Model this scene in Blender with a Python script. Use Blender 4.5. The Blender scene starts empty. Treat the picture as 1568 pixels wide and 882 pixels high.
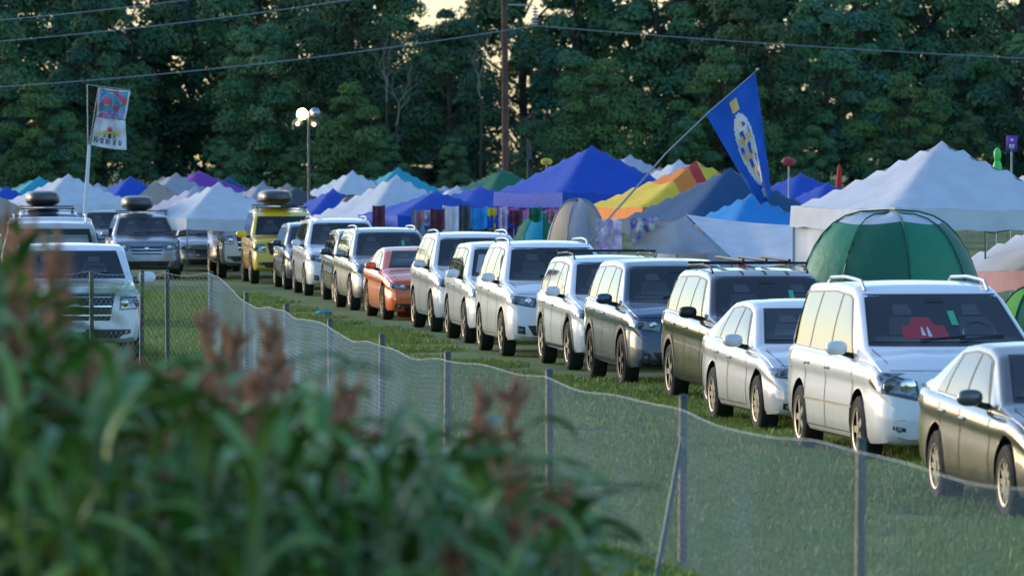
import bpy, math, random
import bmesh
import numpy as np
from mathutils import Vector, Matrix
from mathutils.bvhtree import BVHTree
random.seed(7); np.random.seed(7)
R=random.random
def U(a,b): return a+(b-a)*random.random()
scene=bpy.context.scene
F=8711.0; H=3.05; HZ=250.0
# survey helper: bearing (small-angle units of a 200 mm lens) + distance -> metres on the site plan
def X(b,d): return (b-784.0)*d/F
def Zh(e,d): return H-(e-HZ)*d/F

# ---------------------------------------------------------------- materials
def mat(name,col,rough=0.6,metal=0.0,coat=0.0,noise=0.0,nscale=8.0,col2=None,bump=0.0,bscale=60,spec=0.5,emit=None,es=0,trans=0.0,rnd=0.0,dirt=0.0,det=3):
    m=bpy.data.materials.new(name); m.use_nodes=True
    nt=m.node_tree; n=nt.nodes; l=nt.links
    b=n['Principled BSDF']
    b.inputs['Base Color'].default_value=(*col,1); b.inputs['Roughness'].default_value=rough
    b.inputs['Metallic'].default_value=metal; b.inputs['Coat Weight'].default_value=coat
    b.inputs['Coat Roughness'].default_value=0.04
    b.inputs['Specular IOR Level'].default_value=spec
    tc=n.new('ShaderNodeTexCoord')
    last=None
    if noise>0 or col2:
        nz=n.new('ShaderNodeTexNoise'); nz.inputs['Scale'].default_value=nscale; nz.inputs['Detail'].default_value=det
        l.new(tc.outputs['Object'],nz.inputs['Vector'])
        mr=n.new('ShaderNodeMapRange'); mr.inputs[1].default_value=.35; mr.inputs[2].default_value=.65
        l.new(nz.outputs['Fac'],mr.inputs[0])
        mx=n.new('ShaderNodeMix'); mx.data_type='RGBA'
        c2=col2 if col2 else tuple(c*(1-noise) for c in col)
        mx.inputs[6].default_value=(*col,1); mx.inputs[7].default_value=(*c2,1)
        l.new(mr.outputs[0],mx.inputs[0]); last=mx.outputs[2]
    if rnd>0:
        oi=n.new('ShaderNodeObjectInfo'); hs=n.new('ShaderNodeHueSaturation')
        m1=n.new('ShaderNodeMapRange'); m1.inputs[3].default_value=1-rnd; m1.inputs[4].default_value=1+rnd
        l.new(oi.outputs['Random'],m1.inputs[0]); l.new(m1.outputs[0],hs.inputs['Value'])
        m2=n.new('ShaderNodeMapRange'); m2.inputs[3].default_value=.465; m2.inputs[4].default_value=.53
        mm=n.new('ShaderNodeMath'); mm.operation='MULTIPLY'; mm.inputs[1].default_value=7.31
        mf=n.new('ShaderNodeMath'); mf.operation='FRACT'
        l.new(oi.outputs['Random'],mm.inputs[0]); l.new(mm.outputs[0],mf.inputs[0]); l.new(mf.outputs[0],m2.inputs[0]); l.new(m2.outputs[0],hs.inputs['Hue'])
        if last: l.new(last,hs.inputs['Color'])
        else: hs.inputs['Color'].default_value=(*col,1)
        last=hs.outputs[0]
    if dirt>0:
        sx=n.new('ShaderNodeSeparateXYZ'); l.new(tc.outputs['Object'],sx.inputs[0])
        mz=n.new('ShaderNodeMapRange'); mz.inputs[1].default_value=.75; mz.inputs[2].default_value=.2; mz.inputs[3].default_value=0; mz.inputs[4].default_value=dirt
        l.new(sx.outputs[2],mz.inputs[0])
        nn=n.new('ShaderNodeTexNoise'); nn.inputs['Scale'].default_value=4; nn.inputs['Detail'].default_value=6
        l.new(tc.outputs['Object'],nn.inputs['Vector'])
        mu=n.new('ShaderNodeMath'); mu.operation='MULTIPLY'; l.new(mz.outputs[0],mu.inputs[0]); l.new(nn.outputs['Fac'],mu.inputs[1])
        dm=n.new('ShaderNodeMix'); dm.data_type='RGBA'; dm.inputs[6].default_value=(*col,1); dm.inputs[7].default_value=(.13,.10,.07,1)
        if last: l.new(last,dm.inputs[6])
        l.new(mu.outputs[0],dm.inputs[0]); last=dm.outputs[2]
        rr=n.new('ShaderNodeMapRange'); rr.inputs[3].default_value=rough; rr.inputs[4].default_value=min(1,rough+.25)
        l.new(nn.outputs['Fac'],rr.inputs[0]); l.new(rr.outputs[0],b.inputs['Roughness'])
    if last: l.new(last,b.inputs['Base Color'])
    if bump>0:
        bz=n.new('ShaderNodeTexNoise'); bz.inputs['Scale'].default_value=bscale; bz.inputs['Detail'].default_value=4
        l.new(tc.outputs['Object'],bz.inputs['Vector'])
        bp=n.new('ShaderNodeBump'); bp.inputs['Strength'].default_value=bump; bp.inputs['Distance'].default_value=.05
        l.new(bz.outputs['Fac'],bp.inputs['Height']); l.new(bp.outputs[0],b.inputs['Normal'])
    if emit:
        b.inputs['Emission Color'].default_value=(*emit,1); b.inputs['Emission Strength'].default_value=es
    if trans>0:
        out=n['Material Output']; tr=n.new('ShaderNodeBsdfTranslucent'); ms=n.new('ShaderNodeMixShader'); ms.inputs[0].default_value=trans
        tr.inputs[0].default_value=(*col,1)
        if last: l.new(last,tr.inputs[0])
        l.new(b.outputs[0],ms.inputs[1]); l.new(tr.outputs[0],ms.inputs[2]); l.new(ms.outputs[0],out.inputs['Surface'])
    return m

def link(o,parent=None):
    scene.collection.objects.link(o)
    if parent: o.parent=parent
    return o
def empty(name,loc=(0,0,0)):
    o=bpy.data.objects.new(name,None); o.location=loc; o.empty_display_size=.2
    return link(o)
def mesh(name,v,f,mats,mi=None,smooth=False):
    me=bpy.data.meshes.new(name); me.from_pydata([tuple(p) for p in v],[],f)
    for m in mats: me.materials.append(m)
    if mi is not None: me.polygons.foreach_set('material_index',mi)
    if smooth: me.polygons.foreach_set('use_smooth',[True]*len(f))
    me.update(); return me
class Acc:
    def __init__(s): s.v=[]; s.f=[]; s.m=[]; s.mats=[]
    def mi(s,m):
        if m not in s.mats: s.mats.append(m)
        return s.mats.index(m)
    def add(s,v,f,m):
        o=len(s.v); s.v+= [tuple(p) for p in v]; s.f+=[[i+o for i in q] for q in f]
        k=s.mi(m); s.m+=[k]*len(f)
    def box(s,c,sz,m,rot=None,taper=1.0):
        v=[]
        for z in(-.5,.5):
            t=taper if z>0 else 1
            for a,b in((-.5,-.5),(.5,-.5),(.5,.5),(-.5,.5)):
                p=Vector((a*sz[0]*t,b*sz[1]*t,z*sz[2]))
                if rot: p=rot@p
                v.append(p+Vector(c))
        s.add(v,[(0,3,2,1),(4,5,6,7),(0,1,5,4),(1,2,6,5),(2,3,7,6),(3,0,4,7)],m)
    def tube(s,pts,r,m,n=6,cap=True):
        pts=[Vector(p) for p in pts]; v=[];f=[]
        if not hasattr(r,'__len__'): r=[r]*len(pts)
        for i,p in enumerate(pts):
            d=(pts[min(i+1,len(pts)-1)]-pts[max(i-1,0)]).normalized()
            a=d.cross(Vector((0,0,1)) if abs(d.z)<.9 else Vector((1,0,0))).normalized(); b=d.cross(a)
            for k in range(n):
                t=2*math.pi*k/n; v.append(p+(a*math.cos(t)+b*math.sin(t))*r[i])
        for i in range(len(pts)-1):
            for k in range(n):
                f.append((i*n+k,i*n+(k+1)%n,(i+1)*n+(k+1)%n,(i+1)*n+k))
        if cap: f.append(tuple(range(n))); f.append(tuple((len(pts)-1)*n+k for k in range(n)))
        s.add(v,f,m)
    def ell(s,c,r,m,nu=12,nv=8,pw=1.0,rot=None):
        v=[];f=[]
        def sp(x): return math.copysign(abs(x)**pw,x)
        for j in range(nv+1):
            ph=-math.pi/2+math.pi*j/nv
            for i in range(nu):
                t=2*math.pi*i/nu
                p=Vector((r[0]*sp(math.cos(ph))*sp(math.cos(t)),r[1]*sp(math.cos(ph))*sp(math.sin(t)),r[2]*sp(math.sin(ph))))
                if rot: p=rot@p
                v.append(p+Vector(c))
        for j in range(nv):
            for i in range(nu): f.append((j*nu+i,j*nu+(i+1)%nu,(j+1)*nu+(i+1)%nu,(j+1)*nu+i))
        s.add(v,f,m)
    def obj(s,name,parent=None,smooth=False,ang=None):
        me=mesh(name,s.v,s.f,s.mats,s.m,smooth)
        if ang: me.set_sharp_from_angle(angle=math.radians(ang))
        return link(bpy.data.objects.new(name,me),parent)

# ---------------------------------------------------------------- camera / light
cam=bpy.data.cameras.new('camera'); co=bpy.data.objects.new('camera',cam); scene.collection.objects.link(co)
co.location=(0,0,H); co.rotation_euler=(math.radians(90)-math.atan((441-HZ)/F),0,0)
cam.lens=200; cam.sensor_width=36; cam.clip_end=6000; cam.clip_start=.5
cam.dof.use_dof=True; cam.dof.focus_distance=84; cam.dof.aperture_fstop=4.5
scene.camera=co
SAZ=math.radians(-55); SEL=math.radians(11)
w=bpy.data.worlds.new('World'); scene.world=w; w.use_nodes=True
nt=w.node_tree; sky=nt.nodes.new('ShaderNodeTexSky'); sky.sky_type='NISHITA'; sky.sun_disc=False
sky.sun_elevation=SEL; sky.sun_rotation=SAZ; sky.air_density=1.0; sky.dust_density=1.6; sky.ozone_density=3.2
bg=nt.nodes['Background']; bg.inputs['Strength'].default_value=0.43
nt.links.new(sky.outputs[0],bg.inputs[0])
sl=bpy.data.lights.new('sun','SUN'); sl.energy=.5; sl.angle=math.radians(10); sl.color=(1,.66,.52)
so=bpy.data.objects.new('sun',sl); scene.collection.objects.link(so)
sd=Vector((math.sin(SAZ)*math.cos(SEL),math.cos(SAZ)*math.cos(SEL),math.sin(SEL)))
so.rotation_euler=sd.to_track_quat('Z','Y').to_euler()
scene.view_settings.view_transform='Standard'; scene.view_settings.look='None'; scene.view_settings.exposure=0

# ---------------------------------------------------------------- ground + grass
gm=mat('grass_ground',(.09,.15,.03),.95,noise=.4,nscale=.9,col2=(.15,.19,.05),bump=.5,bscale=14)
g=mesh('ground',[(-2500,-60,0),(2500,-60,0),(2500,4500,0),(-2500,4500,0)],[(0,1,2,3)],[gm]); link(bpy.data.objects.new('ground',g))
bl=mat('grass_blades',(.15,.26,.035),.6,noise=.5,nscale=1.2,col2=(.29,.32,.05),det=2)
def grass_patch():
    v=[];f=[]
    for i in range(800):
        x,y=U(-.6,.6),U(-.6,.6); h=U(.03,.085)*(1.3 if R()<.1 else 1); a=U(0,6.28); wd=.004+.003*R()
        lx,ly=U(-.04,.04),U(-.04,.04); c,s=math.cos(a)*wd,math.sin(a)*wd; o=len(v)
        v+=[(x-c,y-s,0),(x+c,y+s,0),(x+lx*.4+c*.8,y+ly*.4+s*.8,h*.6),(x+lx*.4-c*.8,y+ly*.4-s*.8,h*.6),(x+lx,y+ly,h)]
        f+=[(o,o+1,o+2,o+3),(o+3,o+2,o+4)]
    return mesh('grass_tuft',v,f,[bl])
FP=[(6.45,12),(4.45,22),(3.25,29.5),(2.14,35.8),(1.22,42.4),(.27,47.8),(-.65,52.3),(-1.37,57.5),(-2.06,63.2),(-2.84,70),(-3.6,76),(-4.3,80.3),(-4.95,81),(-5.35,81.3),(-6.0,80.5),(-6.8,79.8),(-7.8,79),(-9.5,78)]
def fx(y): return float(np.interp(y,[p[1] for p in FP[:12]],[p[0] for p in FP[:12]])) if y<80 else -4.3-(y-80)*.135
v=[];f=[]
def addp(x,y):
    a=U(0,6.28); s=U(.8,1.15)*.5; c,d=math.cos(a)*s,math.sin(a)*s; o=len(v); z=.001
    v.extend([(x-c+d,y-d-c,z),(x+c+d,y+d-c,z),(x+c-d,y+d+c,z),(x-c-d,y-d+c,z)]); f.append((o,o+1,o+2,o+3))
for i in range(850):
    y=U(33,80); addp(fx(y)+U(-1.5,6.5),y)
for i in range(420):
    y=U(80,135); addp(fx(y)+U(-1,5.0),y)
for i in range(120):
    y=U(78,98); addp(X(U(0,330),y),y)
gp=link(bpy.data.objects.new('grass',mesh('grass',v,f,[bl])))
gp.instance_type='FACES'; gp.use_instance_faces_scale=True; gp.show_instancer_for_render=False; gp.show_instancer_for_viewport=False
gt=link(bpy.data.objects.new('grass_tuft',grass_patch()),gp)

# ---------------------------------------------------------------- forest
leafA=mat('leaves',(.040,.120,.068),.7,noise=.5,nscale=.45,col2=(.095,.18,.065),rnd=.42,det=1,spec=.25)
leafB=mat('light_leaves',(.12,.20,.05),.7,noise=.4,nscale=.5,col2=(.075,.16,.06),det=1,spec=.25)
bark=mat('bark',(.06,.05,.04),.9)
pale=mat('dead_wood',(.22,.2,.17),.9)
def tree_mesh(name,ht,cr,nleaf,seed,leaf,base=.12):
    rs=np.random.RandomState(seed); random.seed(seed)
    a=Acc(); 
    a.tube([(0,0,0),(.1,.1,ht*.3),(.2,-.1,ht*.6),(.1,0,ht*.85)],[.28,.22,.14,.05],bark,7)
    nb=30; cs=[]
    for i in range(nb):
        u=(i+.5)/nb; z=ht*(base+(.93-base)*u)
        prof=cr*(math.sin(math.pi*min(1,(u*.78+.2)))**.7)
        ang=i*2.399+U(-.4,.4); rr=prof*U(.35,.95)
        c=np.array([rr*math.cos(ang),rr*math.sin(ang),z+U(-.5,.5)]); r=U(.12,.27)*cr*1.55*(1.1-.35*u)
        cs.append((c,r))
        a.tube([(0,0,max(.5,z-1.5)),(c[0]*.5,c[1]*.5,z-.5),tuple(c)],[.09,.06,.02],bark,4,False)
    per=nleaf//nb; V=[];
    for c,r in cs:
        d=rs.normal(size=(per,3)); d/=np.linalg.norm(d,axis=1)[:,None]; d[:,2]=np.where(d[:,2]<-.3,-d[:,2],d[:,2])
        lump=1+.22*np.sin(d[:,0]*6+c[0]*3)*np.sin(d[:,1]*7+c[1])*np.sin(d[:,2]*5+c[2])
        rad=r*lump*(rs.uniform(.5,1.0,per)**.5)*(1+.25*(rs.rand(per)<.06))
        p=c+d*rad[:,None]*np.array([1.1,1.1,.8])
        nrm=d+rs.normal(size=(per,3))*.45+np.array([0,0,.3]); nrm/=np.linalg.norm(nrm,axis=1)[:,None]
        t=np.cross(nrm,rs.normal(size=(per,3))); t/=np.linalg.norm(t,axis=1)[:,None]; b=np.cross(nrm,t)
        sz=rs.uniform(.08,.17,per)[:,None]
        V.append(np.stack([p-t*sz,p-b*sz*.6,p+t*sz,p+b*sz*.6],1).reshape(-1,3))
    V=np.concatenate(V); n=len(V)//4
    a.add(V.tolist(),[(4*i,4*i+1,4*i+2,4*i+3) for i in range(n)],leaf)
    return mesh(name,a.v,a.f,a.mats,a.m)
tm=[tree_mesh('tree_%d'%i,[15,16,14,17,13][i],[4.2,4.8,3.6,4.4,5.0][i],27000,20+i,leafA,[.1,.14,.08,.16,.1][i]) for i in range(5)]
tb=tree_mesh('tree_light',14,5.2,27000,77,leafB,.1)
random.seed(99)
fo=empty('distant_forest',(0,330,0))
def put_tree(k,x,y,s,sz=None,me=None):
    o=bpy.data.objects.new('tree',me or tm[k]); link(o,fo); o.location=(x,y-330,0); o.rotation_euler=(0,0,U(0,6.28)); o.scale=(s,s,sz or s)
for row,(yy,st,sc) in enumerate([(322,7.0,.72),(335,5.5,1.0),(352,5.0,1.3)]):
    x=-58.0
    while x<58:
        xx=x+U(-1.5,1.5); s=sc*U(.82,1.15)
        gap=abs(xx*340/yy+4.4)
        if row>0 and gap<2.9: s=min(s,.70)
        elif row>1: s=max(s,1.3)
        put_tree(random.randrange(5),xx,yy+U(-3,3),s,s*U(.95,1.1) if gap>4 else s)
        x+=st
for i in range(28):
    put_tree(random.randrange(5),-58+i*4.2+U(-1,1),314+U(-3,3),U(.28,.4))
for b_,e_,d_ in((1105,70,318),(922,88,316),(535,125,315),(60,120,316),(1390,110,317)):
    s=Zh(e_,d_)/14.2; put_tree(0,X(b_,d_),d_,s,s,tb)
dl=Acc(); random.seed(5)
def limb(p,d,L,r,k):
    if k==0 or L<.3: return
    q=p+d*L; dl.tube([p,(p+q)/2+Vector((U(-.1,.1),0,U(-.1,.1)))*L,q],[r,r*.8,r*.6],pale,4,False)
    for i in range(3 if k>2 else 2):
        limb(q if i else (p+q)/2,(d+Vector((U(-.9,.9),U(-.4,.4),U(-.2,.7)))).normalized(),L*U(.6,.85),r*.6,k-1)
for bx,by,ez in((605,313,150),(735,313,110),(590,314,115)):
    x=X(bx,by); z=Zh(ez,by)
    limb(Vector((x+.1,by-1,z-1.6)),Vector((U(-.4,.4),0,1)).normalized(),1.3,.04,5)
    dl.tube([(x,by,0),(x+.1,by-1,z-1.5)],[.12,.05],bark,6)
dl.obj('dead_tree')

# ---------------------------------------------------------------- cars
glass=mat('car_glass',(.010,.015,.018),.04,spec=.55)
seen=mat('seat_behind_glass',(.055,.055,.06),.06,spec=.55); seenl=mat('dashboard_behind_glass',(.035,.04,.045),.06,spec=.55)
shade=mat('windscreen_sunshade',(.30,.32,.34),.15,spec=.5)
black=mat('black_trim',(.012,.012,.013),.45)
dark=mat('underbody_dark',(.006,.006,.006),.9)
rubber=mat('tyre_rubber',(.018,.018,.018),.85)
alloy=mat('alloy_wheel',(.45,.46,.48),.3,metal=.9)
dalloy=mat('dark_alloy',(.08,.08,.085),.35,metal=.8)
chrome=mat('chrome',(.7,.7,.72),.12,metal=1)
lens=mat('headlight_lens',(.42,.45,.48),.1,metal=.55,coat=1,noise=.5,nscale=22)
hous=mat('headlight_housing',(.06,.065,.07),.15,coat=1)
foglens=mat('fog_lamp_lens',(.14,.15,.16),.15,coat=1)
amber=mat('indicator_amber',(.6,.2,.03),.2,coat=1)
seam=mat('panel_gap',(.01,.01,.01),.8)
plate=mat('number_plate',(.55,.57,.62),.5)
redm=mat('red_fabric',(.36,.015,.03),.3)
whitem=mat('white_cloth',(.6,.6,.6),.5)
greenm=mat('green_tag',(.05,.42,.22),.4)
paints={}
def paint(n,c,metal=.0,rough=.28,dirt=.55):
    paints[n]=mat(n+'_paint',c,rough,metal=metal,coat=1.0,dirt=dirt)
paint('white',(.74,.76,.79)); paint('pearl',(.62,.63,.66)); paint('bronze',(.10,.095,.095),.35); paint('graphite',(.030,.065,.125),.3)
paint('brown',(.012,.012,.015),.1,.2,.4); paint('silver',(.28,.30,.32),.7); paint('orange',(.88,.11,.005),.05,.3,.3); paint('yellow',(.85,.55,.008),0,.3,.4)
paint('navy',(.015,.03,.09),.2); paint('tan',(.44,.41,.38),.4); paint('green',(.03,.045,.042),.25); paint('cream',(.46,.44,.40),.3)

PR={
'suv':dict(L=4.65,W=1.86,H=1.70,top=[(0,.72),(.04,.86),(.14,.97),(.5,1.05),(1.05,1.11),(1.2,1.14),(1.95,1.60),(2.25,1.67),(2.9,1.70),(3.9,1.67),(4.25,1.61),(4.5,1.2),(4.62,1.0),(4.65,.9)],
  belt=[(0,1.02),(1.3,1.04),(4.6,1.14)],zb=.24,R=.36,ax=(.92,3.62),
  pb=[(1.68,2.53),(2.60,3.42),(3.49,4.15)],pt=[(2.18,2.57),(2.64,3.42),(3.49,3.98)],ws=(1.12,1.60,.74,.60),
  hl=[(.50,.74),(.84,.80),(.84,.93),(.46,.88)],gr=(.44,.66,.90),lo=(.62,.30,.48)),
'van':dict(L=5.10,W=1.98,H=1.80,top=[(0,.66),(.05,.82),(.2,.95),(.55,1.06),(.95,1.13),(1.1,1.17),(2.05,1.68),(2.4,1.77),(3.2,1.80),(4.6,1.76),(4.85,1.68),(5.02,1.1),(5.1,.85)],
  belt=[(0,1.0),(1.2,1.03),(5,1.08)],zb=.2,R=.345,ax=(1.02,4.02),
  pb=[(1.55,2.65),(2.72,3.70),(3.77,4.75)],pt=[(2.28,2.70),(2.77,3.70),(3.77,4.68)],ws=(1.17,1.68,.82,.68),
  hl=[(.54,.66),(.90,.74),(.90,.95),(.56,.86)],gr=(.50,.70,.82),lo=(.34,.31,.42)),
'sedan':dict(L=4.72,W=1.83,H=1.45,top=[(0,.52),(.04,.62),(.16,.72),(.55,.84),(1.15,.93),(1.32,.96),(2.15,1.36),(2.5,1.43),(2.95,1.45),(3.45,1.41),(4.12,1.12),(4.4,1.07),(4.62,1.03),(4.72,.8)],
  belt=[(0,.86),(1.3,.87),(4.5,1.0)],zb=.19,R=.325,ax=(.90,3.60),
  pb=[(1.75,2.62),(2.69,3.42),(3.47,3.78)],pt=[(2.33,2.67),(2.74,3.32),(3.36,3.40)],ws=(.97,1.355,.70,.56),
  hl=[(.46,.60),(.82,.64),(.82,.75),(.50,.68)],gr=(.42,.44,.66),lo=(.66,.22,.36)),
'coupe':dict(L=4.75,W=1.91,H=1.38,top=[(0,.55),(.04,.68),(.14,.76),(.6,.86),(1.45,.94),(1.62,.97),(2.4,1.31),(2.75,1.37),(3.05,1.38),(3.5,1.33),(4.3,1.05),(4.5,1.03),(4.68,1.0),(4.75,.75)],
  belt=[(0,.88),(1.3,.89),(4.5,.98)],zb=.16,R=.34,ax=(.92,3.64),
  pb=[(2.02,3.0),(3.06,3.55)],pt=[(2.55,2.98),(3.04,3.28)],ws=(.98,1.30,.72,.56),
  hl=[(.56,.58),(.88,.64),(.88,.72),(.54,.68)],gr=(.55,.46,.68),lo=(.7,.18,.33)),
'truck':dict(L=5.8,W=2.02,H=1.92,top=[(0,.95),(.04,1.12),(.14,1.22),(.6,1.28),(1.3,1.32),(1.45,1.35),(2.1,1.80),(2.4,1.89),(3.0,1.92),(3.9,1.88),(4.02,1.80),(4.15,1.36),(4.3,1.34),(5.75,1.34),(5.8,1.2)],
  belt=[(0,1.22),(1.5,1.25),(5.8,1.30)],zb=.34,R=.41,ax=(1.0,4.6),
  pb=[(1.88,2.85),(2.93,3.85)],pt=[(2.35,2.88),(2.96,3.82)],ws=(1.36,1.80,.80,.68),
  hl=[(.66,.90),(.96,.92),(.96,1.12),(.68,1.12)],gr=(.60,.74,1.16),lo=(.8,.46,.6)),
'boxy':dict(L=4.6,W=1.85,H=1.88,top=[(0,.88),(.03,1.02),(.1,1.10),(.5,1.14),(1.2,1.18),(1.3,1.20),(1.85,1.68),(2.1,1.78),(2.6,1.82),(2.75,1.88),(4.2,1.87),(4.4,1.80),(4.5,1.3),(4.6,1.0)],
  belt=[(0,1.1),(1.3,1.12),(4.6,1.18)],zb=.32,R=.39,ax=(.85,3.55),
  pb=[(1.6,2.5),(2.57,3.4),(3.47,4.2)],pt=[(2.02,2.53),(2.60,3.4),(3.47,4.12)],ws=(1.21,1.68,.74,.64),
  hl=[(.58,.80),(.86,.82),(.86,1.0),(.60,1.0)],gr=(.55,.74,1.04),lo=(.7,.42,.56)),
}
def smooth_fn(pts,L,k=.035):
    xs=np.linspace(-.3,L+.3,1200); ys=np.interp(xs,[p[0] for p in pts],[p[1] for p in pts])
    d=xs[1]-xs[0]; kn=np.exp(-.5*((np.arange(-40,41)*d)/k)**2); kn/=kn.sum()
    ys2=np.convolve(np.pad(ys,40,mode='edge'),kn,'valid')
    return lambda x: float(np.interp(x,xs,ys2))
def wheel(a,cx,cy,r,side,am,style):
    n=28; prof=[(r-.12,.10),(r-.035,.115),(r-.008,.095),(r,.06),(r,-.06),(r-.01,-.1),(r-.12,-.11)]
    v=[];f=[]
    for i in range(n):
        t=2*math.pi*i/n
        for (rr,yy) in prof: v.append((cx+rr*math.cos(t),cy+side*yy,r+rr*math.sin(t)))
    m=len(prof)
    for i in range(n):
        for j in range(m-1): f.append((i*m+j,((i+1)%n)*m+j,((i+1)%n)*m+j+1,i*m+j+1))
    a.add(v,f,rubber)
    pr=[(r-.12,.10),(r-.115,.112),(r-.14,.108),(r-.15,.02),(.0,.0)]; v=[];f=[]
    for i in range(n):
        t=2*math.pi*i/n
        for (rr,yy) in pr: v.append((cx+rr*math.cos(t),cy+side*yy,r+rr*math.sin(t)))
    m=len(pr); fa=[];fb_=[]
    for i in range(n):
        for j in range(m-1):
            (fa if j<2 else fb_).append((i*m+j,((i+1)%n)*m+j,((i+1)%n)*m+j+1,i*m+j+1))
    a.add(v,fa,am); a.add(v,fb_,dark)
    ns=style
    for k in range(ns):
        t=2*math.pi*k/ns; ca,sa=math.cos(t),math.sin(t); w0,w1=.035,.02 if ns>6 else .032; L=r-.13
        q=[]
        for yy in(.045,.10):
            for (rr,ww) in((.03,w0),(L,w1)):
                for s in(-1,1): q.append((cx+rr*ca-s*ww*sa,cy+side*yy,r+rr*sa+s*ww*ca))
        a.add(q,[(4,5,7,6),(0,1,5,4),(2,3,7,6),(0,2,6,4),(1,3,7,5)],am)
    a.tube([(cx,cy+side*.04,r),(cx,cy+side*.108,r)],.055,am,10)

def build_car(name,kind,px,Zd,pn,Hs=1.0,Ls=1.0,Ws=1.0,rack=None,clad=False,spokes=5,aw=None,plate_on=False,extras=None,barm=None,heading=.13,chromebar=True):
    P=PR[kind]; L=P['L']*Ls; W=P['W']*Ws; hw=W/2; pm=paints[pn]; aw=aw or alloy
    sc=lambda pts:[(x*Ls,z*Hs) for x,z in pts]
    top=smooth_fn(sc(P['top']),L); belt0=smooth_fn(sc(P['belt']),L,.05)
    sharp=kind in('boxy','truck')
    wf=smooth_fn([(0,.80 if not sharp else .88),(.07,.89 if not sharp else .95),(.22,.955),(.6,.99),(1.1,1),(L-.6,1),(L-.18,.96),(L-.04,.91),(L,.86)],L,.03)
    zbf=smooth_fn([(0,P['zb']+.10),(.1,P['zb']+.02),(.5,P['zb']),(L-.6,P['zb']+.02),(L,P['zb']+.16)],L,.04)
    Bf=smooth_fn([(0,.20 if not sharp else .10),(.5,.10),(1.2*Ls,.12),(2.1*Ls,.06),(2.7*Ls,0),(L-.9,0),(L,-.10)],L,.1)
    xs=np.unique(np.concatenate([np.linspace(0,.3,12),np.linspace(.3,2.6*Ls,46),np.linspace(2.6*Ls,L-.6,16),np.linspace(L-.6,L,20)]))
    rakef=smooth_fn([(0,.16 if kind!='truck' and kind!='boxy' else .05),(.5,.05),(1.0,0)],L,.05)
    tum=.34 if kind not in('boxy','truck') else .22
    if kind in('sedan','coupe'): tum=.42
    if kind=='van': tum=.26
    def section(x):
        w=hw*wf(x); zb=zbf(x); zt=top(x); bl=min(belt0(x),zt-.015); bl=max(bl,zb+.2); h=max(zt-bl,.012)
        rr=min(.075,h*.45)
        wt=.945*w-.012-tum*(h-rr)*(1 if h>.1 else .6)
        P2=[(0,zb),(.82*w,zb),(.95*w,zb+.025),(.985*w,zb+.09),(.997*w,zb+.2)]
        for u,k in((.45,1.002),(.60,.994),(.70,.984),(.76,.986),(.80,1.0),(.86,1.0),(.93,.988)): P2.append((k*w,zb+u*(bl-zb)))
        P2+=[(.968*w,bl-.012*1),(.945*w,bl)]
        for u in(.08,.25,.45,.65,.85,1.0):
            yy=.945*w-.012+(wt-(.945*w-.012))*u+ .018*math.sin(math.pi*u)*min(1,h/.3); P2.append((yy,bl+(h-rr)*u))
        P2+=[(wt-rr*.15,zt-rr*.45),(wt-rr*.5,zt-rr*.12),(wt-rr*1.1,zt)]
        cr=.02 if h>.2 else .035
        hood=max(0,1-abs(x-.7)/.7)*(1 if h<.15 else 0)
        for u in(.75,.5,.25,0): P2.append(((wt-rr*1.1)*u,zt+cr*(1-u*u)+(.012*hood if u in(.5,) else 0)))
        return P2
    rings=[]; 
    S0=section(0.0); cz=.5*(S0[0][1]+S0[-1][1])
    V=[];
    def defo(x,y,z):
        xx=x+Bf(x)*(y/hw)**2
        if z>.45: xx+=rakef(x)*(z-.45)**1.3*1.2
        return (xx,y,z)
    def addring(x,S,scl=1.0,cz=0):
        r=[]
        for (y,z) in S:
            V.append(defo(x,y*scl,cz+(z-cz)*scl)); r.append(len(V)-1)
        for (y,z) in S[1:-1][::-1]:
            V.append(defo(x,-y*scl,cz+(z-cz)*scl)); r.append(len(V)-1)
        return r
    for s in(.0001,.3,.6,.85): rings.append(addring(-.012*(1-s),S0,s,cz))
    for x in xs: rings.append(addring(float(x),section(float(x))))
    S1=section(L); cz1=.5*(S1[0][1]+S1[-1][1])
    for s in(.85,.5,.0001): rings.append(addring(L+.01*(1-s),S1,s,cz1))
    Fc=[]; n=len(rings[0])
    for i in range(len(rings)-1):
        for k in range(n): Fc.append((rings[i][k],rings[i][(k+1)%n],rings[i+1][(k+1)%n],rings[i+1][k]))
    bvh=BVHTree.FromPolygons([Vector(p) for p in V],Fc)
    root=empty(name)
    me=mesh('body',V,Fc,[pm,dark],None,True)
    bm=bmesh.new(); bm.from_mesh(me); bmesh.ops.remove_doubles(bm,verts=bm.verts,dist=.0005); bmesh.ops.recalc_face_normals(bm,faces=bm.faces); bm.to_mesh(me); bm.free()
    body=link(bpy.data.objects.new('body',me),root)
    Rw=P['R']; ax=[P['ax'][0]+.05,P['ax'][1]*Ls+.03]
    ca=Acc()
    for x in ax:
        ca.tube([(x,-hw-.3,Rw+.02),(x,hw+.3,Rw+.02)],Rw+.055,dark,40)
    cme=mesh('cut',ca.v,ca.f,[pm,dark],[1]*len(ca.f))
    bm=bmesh.new(); bm.from_mesh(cme); bmesh.ops.recalc_face_normals(bm,faces=bm.faces); bm.to_mesh(cme); bm.free()
    cut=bpy.data.objects.new('cut',cme); scene.collection.objects.link(cut)
    md=body.modifiers.new('b','BOOLEAN'); md.object=cut; md.operation='DIFFERENCE'; md.solver='EXACT'
    dg=bpy.context.evaluated_depsgraph_get(); nm=bpy.data.meshes.new_from_object(body.evaluated_get(dg))
    body.modifiers.clear(); body.data=nm; bpy.data.objects.remove(cut)
    nm.polygons.foreach_set('use_smooth',[True]*len(nm.polygons)); nm.set_sharp_from_angle(angle=math.radians(38))
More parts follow.
